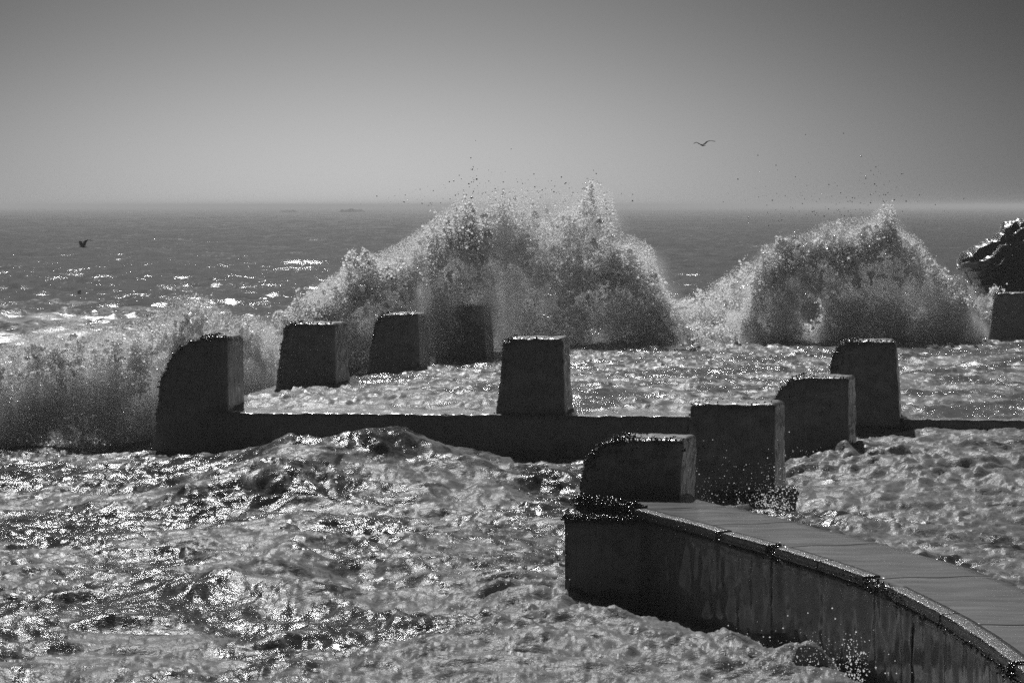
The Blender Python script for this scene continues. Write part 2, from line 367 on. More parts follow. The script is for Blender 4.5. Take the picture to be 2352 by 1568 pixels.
def block(prof_l, prof_r, ytop, ybot, d, slope, label, depth=150, deep_taper=.12, seed=0, crust=900, rough=.012, mat_=M_block, name='concrete_block', rad=.07):
    """prof_l / prof_r: (height in survey px, x) outline of the front face; d: distance of its right front edge"""
    V = CS_V.copy(); s0 = U * d
    # vertical order with denser top
    c = V[:, 2]; yy = ybot + (ytop - ybot) * c
    hgt = (ybot - ytop) * s0; zb = (575 - (ybot - HY) * d) * U
    xl = (interp(prof_l, yy) - CX) * s0; xr = (interp(prof_r, yy) - CX) * s0
    xrb = (prof_r[0][1] - CX) * s0
    e1 = Vector((math.sqrt(1 - slope ** 2), -slope)); e2 = Vector((slope, e1.x))
    wid = (xr - xl) / e1.x; dep = depth * U
    a = V[:, 0]; b_ = V[:, 1]
    la = (xl - xrb) / e1.x + a * wid       # along e1 from the right base edge
    lb = b_ * dep + (deep_taper * dep) * c * (1 - 2 * b_) * .6
    # round the edges
    R = rad
    w0 = wid.mean()
    da = np.minimum(a, 1 - a) * wid; db = np.minimum(b_, 1 - b_) * dep; dc = (1 - c) * hgt
    def rnd(p, q, sgnp, sgnq):
        u = np.clip(R - p, 0, R); v = np.clip(R - q, 0, R)
        dist = np.hypot(u, v); k = np.where(dist > R, (dist - R) / np.maximum(dist, 1e-6), 0)
        return u * k * sgnp, v * k * sgnq
    z = c * hgt
    sa = np.where(a < .5, 1, -1); sb = np.where(b_ < .5, 1, -1)
    d1, d2 = rnd(da, dc, sa, -1); la = la + d1; z = z + d2
    d1, d2 = rnd(db, dc, sb, -1); lb = lb + d1; z = z + d2
    d1, d2 = rnd(da, db, sa, sb); la = la + d1; lb = lb + d2
    X = xrb + la * e1.x + lb * e2.x; Y = F * d * U + la * e1.y + lb * e2.y; Z = zb + z
    P = np.stack([X, Y, Z], -1)
    # worn, chipped surface; the seaward (left) edges are the most broken
    ctr = P.mean(0)
    nrm = P - ctr; nrm /= np.linalg.norm(nrm, axis=1)[:, None]
    edge = np.exp(-np.minimum(np.minimum(da + db, da + dc), db + dc) / .12)
    left = smooth(.55, 0, a) * .8 + .25
    off = rough * vnoise3(P, .22, seed) + rough * .8 * vnoise3(P, .09, seed + 1) + rough * .6 * vnoise3(P, .045, seed + 7)
    off = off - edge * left * (.02 + .035 * np.clip(vnoise3(P, .13, seed + 2), 0, 1)) + edge * left * .014 * vnoise3(P, .05, seed + 3)
    P = P + nrm * off[:, None]
    root = empty(name, (ctr[0], ctr[1], zb)); tag(root, label, 'concrete block', 'concrete blocks standing along the pool walls')
    inv = np.array([ctr[0], ctr[1], zb])
    link('concrete_body', mesh_np('concrete_body', P - inv, CS_Q), mat_, root)
    if crust:
        w = edge * smooth(.45, 0, a) * smooth(.25, .9, c) + .35 * np.exp(-dc / .05) * (b_ < .15)
        w = w + edge * smooth(.2, 0, a) * .25
        w = np.clip(w, 0, None); w /= w.sum()
        k = rng.choice(len(P), crust, p=w)
        pts = P[k] - inv + rng.normal(0, .012, (crust, 3))
        scatter_crust('mussel_and_glint_bits', pts, None, .011 * (d / .8) ** .5, root, seed)
    return root
# front row
block([(1052, 335), (998, 348), (953, 349), (883, 357), (857, 364), (815, 388), (795, 407), (780, 434), (774, 452)],
      [(1090, 521), (947, 520), (774, 519)], 774, 1090, 1.0, .17, 'big broken concrete block at the pool corner, its left edge worn to a slope', depth=172, seed=1, crust=1500)
block([(960, 1136), (785, 1151), (779, 1158)], [(960, 1298), (777, 1290)], 777, 960, .986, .15,
      'tapered concrete block alone in the middle of the front pool wall', seed=2, crust=500)
block([(985, 1913), (843, 1908), (815, 1916), (790, 1929), (785, 1938)], [(985, 2069), (800, 2058), (784, 2055)], 784, 985, .962, .15,
      'tapered concrete block behind the near blocks, where the front wall goes on to the right', seed=3, crust=800)
# side row going out to sea
block([(905, 623), (750, 645), (743, 652)], [(905, 770), (743, 765)], 743, 905, 1.105, .22,
      'tapered concrete block just behind and right of the broken corner block', seed=4, crust=700)
block([(862, 836), (740, 857), (722, 868)], [(862, 965), (721, 957)], 721, 862, 1.215, .19,
      'tapered concrete block third from the left in the row going out to sea', seed=5, crust=500)
block([(840, 995), (712, 1006), (703, 1014)], [(840, 1118), (703, 1108)], 703, 840, 1.31, .17,
      'concrete block half veiled by the big splash, left of the middle block', seed=6, crust=400)
# seaward wall
block([(796, 1833), (672, 1843)], [(796, 1952), (672, 1944)], 674, 796, 1.49, .15,
      'concrete block almost swallowed by the right hand splash, only its left edge showing dark', seed=7, crust=300)
block([(800, 2271), (674, 2288)], [(800, 2412), (674, 2402)], 673, 800, 1.487, .15,
      'concrete block cut by the right edge of the picture under the dark rock', seed=8, crust=300)
# near row
block([(1070, 1783), (915, 1781), (890, 1797), (872, 1815)], [(1070, 1950), (868, 1947)], 868, 1075, .863, .228,
      'upright concrete block with a bitten off top left corner, third from the walkway end', seed=9, crust=700, rad=.05)
block([(1190, 1583), (940, 1583)], [(1190, 1779), (930, 1778)], 929, 1190, .758, .228,
      'tall square concrete block in the water directly behind the walkway end block', seed=10, crust=250, rad=.05)
block([(1160, 1326), (1124, 1328), (1088, 1333), (1055, 1344), (1034, 1362), (1018, 1388), (1011, 1402)], [(1160, 1560), (1011, 1566)], 1011, 1158, .655, .228,
      'low wide concrete block on the end of the walkway, its left shoulder rounded and crusted', seed=11, crust=2200, rad=.045)

# ================================================================ WALLS OF THE POOL
def strip_wall(name, pts, zt, zb, thick, mat_, parent, seed=0, nz=26, step=.06, amp=.014, top_amp=.015, along=None):
    """solid wall following pts (xy, front face); thickness goes away from the camera"""
    pts = [Vector(p) for p in pts]; Ls = [0]
    for a, b_ in zip(pts, pts[1:]): Ls.append(Ls[-1] + (b_ - a).length)
    n = max(2, int(Ls[-1] / step)); s = np.linspace(0, Ls[-1], n)
    px = np.interp(s, Ls, [p.x for p in pts]); py = np.interp(s, Ls, [p.y for p in pts])
    tx = np.gradient(px, s); ty = np.gradient(py, s); l_ = np.hypot(tx, ty); tx /= l_; ty /= l_
    nx, ny = -ty, tx                                    # away from camera
    ztv = zt if np.ndim(zt) else zt
    prof = []                                           # (outward distance, height fraction or top)
    for k in range(nz): prof.append((0, k / (nz - 1) * .985))
    prof += [(.01, .997), (.03, 1.0)] + [(thick * f, 1.0) for f in (.3, .5, .7)] + [(thick - .03, 1.0), (thick, .98), (thick, 0)]
    m = len(prof); Vv = np.zeros((n, m, 3))
    for j, (o_, h_) in enumerate(prof):
        z = zb + (zt - zb) * h_
        Vv[:, j, 0] = px + nx * o_; Vv[:, j, 1] = py + ny * o_; Vv[:, j, 2] = z
    P = Vv.reshape(-1, 3)
    off = (amp * vnoise3(P * np.array([1, 1, .35]), .16, seed) + amp * .7 * vnoise3(P, .06, seed + 1)).reshape(n, m)
    front = np.array([1.0 if j < nz + 1 else .0 for j in range(m)])
    Vv[:, :, 0] -= nx[:, None] * off * front; Vv[:, :, 1] -= ny[:, None] * off * front
    topm = np.array([1.0 if (j >= nz - 1 and j < m - 1) else 0 for j in range(m)])
    Vv[:, :, 2] += topm * top_amp * (vnoise3(P, .1, seed + 2) - .3).reshape(n, m)
    Q = grid_faces(n, m).tolist()
    Q += [[0 * m + j, 0 * m + j + 1, 0 * m + m - 1 - j - 1, 0 * m + m - 1 - j] for j in range(m // 2 - 1)]
    e = (n - 1) * m
    Q += [[e + j + 1, e + j, e + m - 1 - j, e + m - 2 - j] for j in range(m // 2 - 1)]
    o = link(name, mesh_np(name, Vv.reshape(-1, 3), np.array(Q)), mat_, parent); return o, (px, py, nx, ny)
LV = lambda lev: (575 - lev) * U
pw = empty('pool_wall', (0, 48, 0)); tag(pw, 'low concrete front wall of the pool with water spilling over its top', 'wall')
cuts = [W(500, 947, 473), W(1020, 951, 473), W(1580, 957, 473), W(2076, 962, 473), W(2700, 968, 473)]
for i in range(4):
    a, b_ = cuts[i], cuts[i + 1]; a = Vector((a.x + (.006 if i else 0), a.y - 48)); b2 = Vector((b_.x - .006, b_.y - 48))
    strip_wall('wall_section', [a, b2], LV(473) + .005, -.9, .55, M_wall, pw, seed=20 + i)
sw = empty('pool_side_wall', (0, 48, 0)); tag(sw, 'submerged concrete side wall under the row of blocks going out to sea', 'wall')
strip_wall('wall_section', [(-3.15, 70 - 48), (-5.45, 48.9 - 48)], LV(473) - .10, -.9, .5, M_wall, sw, seed=30, step=.2)
bwl = empty('pool_back_wall', (0, 72, 0)); tag(bwl, 'seaward concrete wall of the pool hidden behind the splashes', 'wall')
strip_wall('wall_section', [(-3.0, 1.2), (18, .4)], LV(473) - .05, -.9, .6, M_wall, bwl, seed=31, step=.2)

# ================================================================ CURVED WALKWAY
near_px = [(177, 4318), (254, 4107), (283, 4008), (338, 3840), (387, 3668), (423, 3518), (449, 3332), (470, 3151), (480, 2965), (484, 2813), (484, 2600), (476, 2350), (462, 2100)]
def chaikin(p, k=3):
    for _ in range(k):
        q = [p[0]]
        for a, b_ in zip(p, p[1:]): q += [(a[0] * .75 + b_[0] * .25, a[1] * .75 + b_[1] * .25), (a[0] * .25 + b_[0] * .75, a[1] * .25 + b_[1] * .75)]
        q.append(p[-1]); p = q
    return p
near_c = np.array(chaikin(near_px, 3)) * U
seg = np.hypot(*np.diff(near_c, axis=0).T); nS = np.concatenate([[0], np.cumsum(seg)])
def on_curve(s): return np.array([np.interp(s, nS, near_c[:, 0]), np.interp(s, nS, near_c[:, 1])])
def nrm_curve(s):
    a = on_curve(max(0, s - .15)); b_ = on_curve(min(nS[-1], s + .15)); t_ = (b_ - a) / np.linalg.norm(b_ - a); return np.array([-t_[1], t_[0]])   # away from the sea face
def s_at_Y(yu): return float(np.interp(-yu * U, -near_c[:, 1], nS))
DZ = LV(440)
wk = empty('curved_walkway', (0, 0, 0)); tag(wk, 'curved concrete walkway with wet top sweeping from the right foreground to the low end block', 'walkway')
# deck slabs
joints = [0, s_at_Y(4107), s_at_Y(3845), s_at_Y(3520), s_at_Y(3130), s_at_Y(2750), nS[-1]]
def slab(s0, s1):
    n = 24; m = 12; wd = 150 * U; V = []
    ss = np.linspace(s0 + .006, s1 - .006, n)
    for s in ss:
        p = on_curve(s); q = nrm_curve(s)
        for j in range(m):
            o_ = -.0 + .09 + (wd - .09) * j / (m - 1); V.append((p[0] + q[0] * o_, p[1] + q[1] * o_, DZ + .004 * math.sin(s * 3 + j)))
    V = np.array(V); nb = len(V); Vb = V.copy(); Vb[:, 2] -= .16
    top = grid_faces(n, m); Q = top.tolist() + (top[:, ::-1] + nb).tolist()
    ring = [i for i in range(m)] + [i * m + m - 1 for i in range(1, n)] + [(n - 1) * m + j for j in range(m - 2, -1, -1)] + [i * m for i in range(n - 2, 0, -1)]
    for a, b_ in zip(ring, ring[1:] + ring[:1]): Q.append([a, a + nb, b_ + nb, b_])
    link('deck_slab', mesh_np('deck_slab', np.concatenate([V, Vb]), np.array(Q), False), M_deck, wk)
for a, b_ in zip(joints, joints[1:]): slab(a, b_)
# end platform under the low block
poly = [(100, 4385), (150, 4362), (190, 4335), (314, 4372), (280, 4470), (262, 4690), (100, 4690)]
bm = bmesh.new(); vs = [bm.verts.new((x * U, y * U, DZ - .003)) for x, y in poly]; f = bm.faces.new(vs)
if f.normal.z < 0: f.normal_flip()
r_ = bmesh.ops.extrude_face_region(bm, geom=[f]); vv = [v for v in r_['geom'] if isinstance(v, bmesh.types.BMVert)]
bmesh.ops.translate(bm, verts=vv, vec=(0, 0, -1.6)); bmesh.ops.recalc_face_normals(bm, faces=bm.faces)
me = bpy.data.meshes.new('end_platform'); bm.to_mesh(me); bm.free(); link('end_platform', me, M_deck, wk)
# sea face in panels
PZ = LV(440) - .105
def curve_pts(s0, s1, o_=0):
    return [tuple(on_curve(s) + nrm_curve(s) * o_) for s in np.linspace(s0, s1, max(3, int((s1 - s0) / .1)))]
sj = [0.0, s_at_Y(F * 440 / (1253 - HY)), s_at_Y(F * 440 / (1369 - HY)), nS[-1]]
for i in range(3):
    pts = curve_pts(sj[i] + (.008 if i else 0), sj[i + 1] - .008, .05)
    if i == 0:
        q = pts[0]; pts = [(77 * U, 4330 * U + .02)] + [(77 * U + (q[0] - 77 * U) * f_, 4330 * U + .02 + (q[1] - 4330 * U - .02) * f_) for f_ in (.35, .7)] + pts
    strip_wall('wall_panel', pts, PZ, -1.3, .35, M_wall, wk, seed=50 + i, nz=34, step=.045, amp=.014, top_amp=.004)
# backing wall under the far edge
strip_wall('back_wall', curve_pts(.4, nS[-1], 150 * U - .3), DZ - .17, -1.3, .28, M_wall, wk, seed=58, step=.12)
# coping pieces with broken gaps
cp = [(.0, 0)] + [(-.038 - .032 * math.sin(a), -.032 + .032 * math.cos(a)) for a in np.linspace(0, math.pi / 2, 7)] + [(-.069, -.050), (-.074, -.060), (-.079, -.066), (-.078, -.076), (-.05, -.086), (.085, -.10), (.085, .002), (.04, .003)]
def coping(s0, s1, seed):
    n = max(4, int((s1 - s0) / .035)); V = []
    for s in np.linspace(s0, s1, n):
        p = on_curve(s); q = nrm_curve(s)
        wv = .008 * mnoise.noise(Vector((s * 2.2, seed, 0))) + .004 * mnoise.noise(Vector((s * 14, seed, 3)))
        for k, (o_, z) in enumerate(cp):
            jj = .003 * mnoise.noise(Vector((s * 25, k * 1.7, seed)))
            V.append((p[0] + q[0] * (o_ + .05 + (wv + jj) * (o_ < .03)), p[1] + q[1] * (o_ + .05 + (wv + jj) * (o_ < .03)), DZ + .012 + z + wv * .5 + (jj * 2 if z < -.07 else 0)))
    m = len(cp); a = np.arange(n * m).reshape(n, m); Q = []
    for i in range(n - 1):
        for j in range(m): Q.append([a[i, j], a[i + 1, j], a[i + 1, (j + 1) % m], a[i, (j + 1) % m]])
    me = mesh_np('coping', V, np.array(Q)); bm = bmesh.new(); bm.from_mesh(me); bm.verts.ensure_lookup_table()
    bm.faces.new([bm.verts[k] for k in a[0]]); bm.faces.new([bm.verts[k] for k in a[-1]])
    bmesh.ops.recalc_face_normals(bm, faces=bm.faces); bm.to_mesh(me); bm.free(); link('coping', me, M_coping, wk)
def s_x(y): return s_at_Y(F * 440 / (y - HY))
brk = [s_at_Y(4318) + .03, s_x(1222), s_x(1225), s_x(1254), s_x(1260), s_x(1290), s_x(1290.6), s_x(1326), s_x(1350), s_x(1412), s_x(1413), s_x(1522), s_x(1530), nS[-1]]
for k in range(0, len(brk) - 1, 2): coping(brk[k], brk[k + 1], k)
# rubble and mussels in the gaps and on the broken end, plus glint bits added along the coping
def crust_at(pts, spread, n, size, seed):
    r = np.random.default_rng(seed); k = r.integers(0, len(pts), n)
    P = np.array(pts)[k] + r.normal(0, 1, (n, 3)) * np.array(spread); return scatter_crust('mussel_and_glint_bits', P, None, size, wk, seed)
def cp3(s, o_=0.0, dz=0): p = on_curve(s) + nrm_curve(s) * o_; return (p[0], p[1], DZ + dz)
crust_at([cp3(s, .02, -.05) for s in np.linspace(brk[1], brk[2], 6)], (.03, .03, .02), 160, .010, 1)
crust_at([cp3(s, .03, -.06) for s in np.linspace(brk[3], brk[4], 6)], (.03, .03, .035), 160, .011, 2)
crust_at([cp3(s, .03, -.05) for s in np.linspace(brk[7], brk[8], 40)], (.035, .035, .022), 520, .011, 3)
crust_at([cp3(s, -.008, .002) for s in np.linspace(brk[0], brk[7], 400)] + [cp3(s, -.008, .002) for s in np.linspace(brk[8], nS[-1] - 2, 400)], (.003, .003, .003), 2600, .004, 15)  # tiny facets added as a line of sparkle along the coping's top edge
crust_at([cp3(s, -.026, -.055) for s in np.linspace(brk[0], nS[-1] - 2, 400)], (.004, .004, .004), 1500, .004, 16)  # second row of added glint bits, lower on the coping face
crust_at([cp3(s, -.015, -.085 + .012 * math.sin(s * 9)) for s in np.linspace(brk[1], nS[-1] - 2, 300)], (.01, .01, .01), 900, .007, 13)
crust_at([cp3(s, .0, -.03 + .01 * math.sin(s * 5)) for s in np.linspace(brk[7] - .7, brk[8] + .5, 60)], (.02, .02, .012), 260, .008, 14)
crust_at([cp3(s, .03, -.05) for s in np.linspace(brk[11], brk[12], 10)], (.05, .05, .03), 300, .011, 4)
stub = [(77 * U + (177 - 77) * U * f_, (4338 - 14 * f_) * U, PZ + .005) for f_ in np.linspace(0.02, 1, 40)]
crust_at(stub, (.02, .06, .016), 2600, .014, 5)
ramp_ = [((96 + 90 * f_) * U, (4395 - 50 * f_) * U, DZ - .02 + .05 * (1 - f_)) for f_ in np.linspace(0, 1, 40)]
crust_at(ramp_, (.03, .07, .03), 2600, .016, 6)
# rounded lumps of broken coping
for k, s in enumerate(np.linspace(brk[7] + .05, brk[8] - .05, 7)):
    bm = bmesh.new(); bmesh.ops.create_icosphere(bm, subdivisions=2, radius=.06)
    for v in bm.verts: v.co += v.normal * .03 * mnoise.noise(v.co * 18 + Vector((k, 0, 0))); v.co.z *= .7
    me = bpy.data.meshes.new('rubble'); bm.to_mesh(me); bm.free(); o = link('rubble', me, M_coping, wk); o.location = cp3(s, .02, -.05); o.rotation_euler = (k, k * 2, k)

# ================================================================ ROCKS
def rock_mesh(name, slabs, parent=None, seed=0):
    V, Q = CS_V, CS_Q; AV = []; AQ = []; nb = 0
    for (cx, cyy, cz, lx, ly, lz, rz, ry, sd_) in slabs:
        P = (V - .5) * 2
        P = np.sign(P) * np.abs(P) ** .85
        P = P * np.array([lx, ly, lz]) / 2
        ca, sa = math.cos(ry), math.sin(ry); P = np.stack([P[:, 0] * ca + P[:, 2] * sa, P[:, 1], -P[:, 0] * sa + P[:, 2] * ca], -1)
        ca, sa = math.cos(rz), math.sin(rz); P = np.stack([P[:, 0] * ca - P[:, 1] * sa, P[:, 0] * sa + P[:, 1] * ca, P[:, 2]], -1)
        nn = P / np.maximum(np.linalg.norm(P, axis=1)[:, None], 1e-6)
        off = .16 * vnoise3(P + sd_, .7, sd_) + .10 * vnoise3(P + sd_, .28, sd_ + 1) + .05 * vnoise3(P + sd_, .12, sd_ + 2) + .07 * np.abs(vnoise3(P * np.array([.3, .3, 1]) + sd_, .16, sd_ + 3))
        P = P + nn * off[:, None] * min(1, lz) + np.array([cx, cyy, cz]); AV.append(P); AQ.append(Q + nb); nb += len(P)
    return mesh_np(name, np.concatenate(AV), np.concatenate(AQ), False)
def outcrop():
    dd = 1.66; s_ = U * dd
    top = [(2204, 606), (2208, 592), (2214, 583), (2232, 574), (2252, 561), (2274, 550), (2296, 540), (2306, 533), (2310, 514), (2320, 507), (2346, 502), (2380, 505), (2420, 520), (2500, 560), (2600, 650)]
    bot = [(2204, 618), (2222, 626), (2236, 650), (2246, 690), (2260, 720), (2300, 800), (2600, 820)]
    nx, nv = 230, 150; xs = np.linspace(2204, 2600, nx); XX, VV = np.meshgrid(xs, np.linspace(0, 1, nv), indexing='ij')
    yt = np.interp(XX, [p[0] for p in top], [p[1] for p in top]); yb = np.interp(XX, [p[0] for p in bot], [p[1] for p in bot])
    x = (XX - CX) * s_; z = CAMH - (yt + (yb - yt) * VV - HY) * s_
    P = np.stack([x.ravel(), np.zeros(x.size), z.ravel()], -1)
    w = z - .42 * x + (.05 * vnoise3(P, .6, 301)).reshape(x.shape)
    lay = w / .26; k = np.floor(lay); fr = lay - k
    ledge = (_h3(k, k * 0, k * 0, 302) * .30) + .30 * fr ** 2
    rough = (.10 * vnoise3(P, .5, 303) + .07 * vnoise3(P, .2, 304) + .035 * vnoise3(P, .09, 305)).reshape(x.shape)
    edge = np.minimum(VV, 1 - VV); edge = np.sqrt(np.clip(edge * 4, 0, 1)) * np.sqrt(np.clip((XX - 2204) / 60, 0, 1))
    y0 = F * s_
    yf = y0 - (1.0 + ledge * 1.5 + rough * 1.6) * edge + (1 - VV * .6) * .5; ybk = y0 + 1.4 * edge + .5
    z = z + (.05 * vnoise3(P, .12, 306) + .06 * vnoise3(P, .3, 307)).reshape(x.shape) * (1 - VV)
    A = np.stack([x, yf, z], -1).reshape(-1, 3); B = np.stack([x, ybk + .01, z], -1).reshape(-1, 3)
    q = grid_faces(nx, nv); n = len(A); Q = [q, q[:, ::-1] + n]
    a = np.arange(nx * nv).reshape(nx, nv)
    for e in (a[0], a[-1], a[:, 0], a[:, -1]): Q.append(np.stack([e[:-1], e[1:], e[1:] + n, e[:-1] + n], -1))
    return mesh_np('rock_outcrop', np.concatenate([A, B]), np.concatenate(Q), False)
me = outcrop()
tag(link('rock_outcrop', me, M_rock), 'dark wet layered rock outcrop rising behind the spray at the right edge', 'rock')
def hump(name, p, w0, h0, seed):
    xs = np.linspace(-1, 1, 60); ys = np.linspace(-1, 1, 20); XX, YY = np.meshgrid(xs, ys)
    e = np.clip(1 - XX ** 4 * .9 - .1 * np.abs(XX), 0, 1) * np.clip(1 - YY ** 2, 0, 1)
    pr = .72 + .25 * perlin(XX * 2.1 + seed, YY * 1.3, seed) + .25 * perlin(XX * 6, YY * 3, seed + 1) + .1 * perlin(XX * 17, YY * 6, seed + 2)
    Z = -1 + (h0 + 1) * e * np.clip(pr, .1, 1.3)
    return mesh_np(name, np.stack([p.x + XX * w0 / 2, p.y + YY * 5, Z], -1).reshape(-1, 3), grid_faces(20, 60), False)
for x0, w0, h0, lab in ((664, 15, 1.9, 'small hazy reef rock on the horizon, left one of two'), (808, 19, 2.7, 'wider hazy reef rock on the horizon, right one of two')):
    tag(link('reef_rock', hump('reef_rock', W(x0, 488, 575), w0, h0, int(x0)), M_reef), lab, 'rock', 'reef rocks on the horizon')

# ================================================================ SPRAY
def points_obj(name, P, R, mat_, label, sheet=None):
    me = bpy.data.meshes.new(name); me.vertices.add(len(P)); me.vertices.foreach_set('co', P.astype(np.float32).ravel())
    a = me.attributes.new('rad', 'FLOAT', 'POINT'); a.data.foreach_set('value', R.astype(np.float32))
    if sheet is not None:
        a = me.attributes.new('sheet', 'FLOAT', 'POINT'); a.data.foreach_set('value', sheet.astype(np.float32))
    me.materials.append(mat_); o = bpy.data.objects.new(name, me); col.objects.link(o)
    ng = bpy.data.node_groups.new(name + '_nodes', 'GeometryNodeTree')
    ng.interface.new_socket('Geometry', in_out='INPUT', socket_type='NodeSocketGeometry'); ng.interface.new_socket('Geometry', in_out='OUTPUT', socket_type='NodeSocketGeometry')
    gi = ng.nodes.new('NodeGroupInput'); go = ng.nodes.new('NodeGroupOutput')
    mp = ng.nodes.new('GeometryNodeMeshToPoints'); na = ng.nodes.new('GeometryNodeInputNamedAttribute'); na.data_type = 'FLOAT'; na.inputs['Name'].default_value = 'rad'
    sm = ng.nodes.new('GeometryNodeSetMaterial'); sm.inputs['Material'].default_value = mat_
    ng.links.new(gi.outputs[0], mp.inputs[0]); ng.links.new(na.outputs[0], mp.inputs['Radius']); ng.links.new(mp.outputs[0], sm.inputs[0]); ng.links.new(sm.outputs[0], go.inputs[0])
    if sheet is not None:      # connected liquid: a skin over the thickest drops
        sa_ = ng.nodes.new('GeometryNodeInputNamedAttribute'); sa_.data_type = 'FLOAT'; sa_.inputs['Name'].default_value = 'sheet'
        sg = ng.nodes.new('GeometryNodeSeparateGeometry'); sg.domain = 'POINT'; ng.links.new(gi.outputs[0], sg.inputs[0]); ng.links.new(sa_.outputs[0], sg.inputs['Selection'])
        ng.links.new(sg.outputs[1], mp.inputs[0])
        m2_ = ng.nodes.new('GeometryNodeMeshToPoints'); ng.links.new(sg.outputs[0], m2_.inputs[0]); ng.links.new(na.outputs[0], m2_.inputs['Radius'])
        pv = ng.nodes.new('GeometryNodePointsToVolume'); pv.resolution_mode = 'VOXEL_SIZE'; pv.inputs['Voxel Size'].default_value = .022; pv.inputs['Density'].default_value = 1
        ng.links.new(m2_.outputs[0], pv.inputs[0]); ng.links.new(na.outputs[0], pv.inputs['Radius'])
        vm = ng.nodes.new('GeometryNodeVolumeToMesh'); vm.inputs['Threshold'].default_value = .35; ng.links.new(pv.outputs[0], vm.inputs[0])
        ss = ng.nodes.new('GeometryNodeSetShadeSmooth'); ng.links.new(vm.outputs[0], ss.inputs[0])
        s2 = ng.nodes.new('GeometryNodeSetMaterial'); s2.inputs['Material'].default_value = M_sheet; ng.links.new(ss.outputs[0], s2.inputs[0])
        jg = ng.nodes.new('GeometryNodeJoinGeometry'); ng.links.new(sm.outputs[0], jg.inputs[0]); ng.links.new(s2.outputs[0], jg.inputs[0]); ng.links.new(jg.outputs[0], go.inputs[0])
    md = o.modifiers.new('drops', 'NODES'); md.node_group = ng
    tag(o, label, 'spray', None, 'stuff'); return o
def mist_obj(name, P, rad, dens, label, g=.62, vox=.1):
    me = bpy.data.meshes.new(name); me.vertices.add(len(P)); me.vertices.foreach_set('co', P.astype(np.float32).ravel())
    a = me.attributes.new('rad', 'FLOAT', 'POINT'); a.data.foreach_set('value', np.broadcast_to(rad, len(P)).astype(np.float32))
    o = bpy.data.objects.new(name, me); col.objects.link(o)
    m = vol_mat(name, dens, .93, g, True); me.materials.append(m)
    ng = bpy.data.node_groups.new(name + '_nodes', 'GeometryNodeTree')
    ng.interface.new_socket('Geometry', in_out='INPUT', socket_type='NodeSocketGeometry'); ng.interface.new_socket('Geometry', in_out='OUTPUT', socket_type='NodeSocketGeometry')
    gi = ng.nodes.new('NodeGroupInput'); go = ng.nodes.new('NodeGroupOutput')
    mp = ng.nodes.new('GeometryNodeMeshToPoints'); pv = ng.nodes.new('GeometryNodePointsToVolume'); pv.resolution_mode = 'VOXEL_SIZE'
    na = ng.nodes.new('GeometryNodeInputNamedAttribute'); na.data_type = 'FLOAT'; na.inputs['Name'].default_value = 'rad'
    pv.inputs['Voxel Size'].default_value = vox; pv.inputs['Density'].default_value = 1.0
    sm = ng.nodes.new('GeometryNodeSetMaterial'); sm.inputs['Material'].default_value = m
    ng.links.new(gi.outputs[0], mp.inputs[0]); ng.links.new(na.outputs[0], pv.inputs['Radius']); ng.links.new(mp.outputs[0], pv.inputs[0]); ng.links.new(pv.outputs[0], sm.inputs[0]); ng.links.new(sm.outputs[0], go.inputs[0])
    md = o.modifiers.new('mist', 'NODES'); md.node_group = ng
    tag(o, label, 'spray', None, 'stuff'); return o
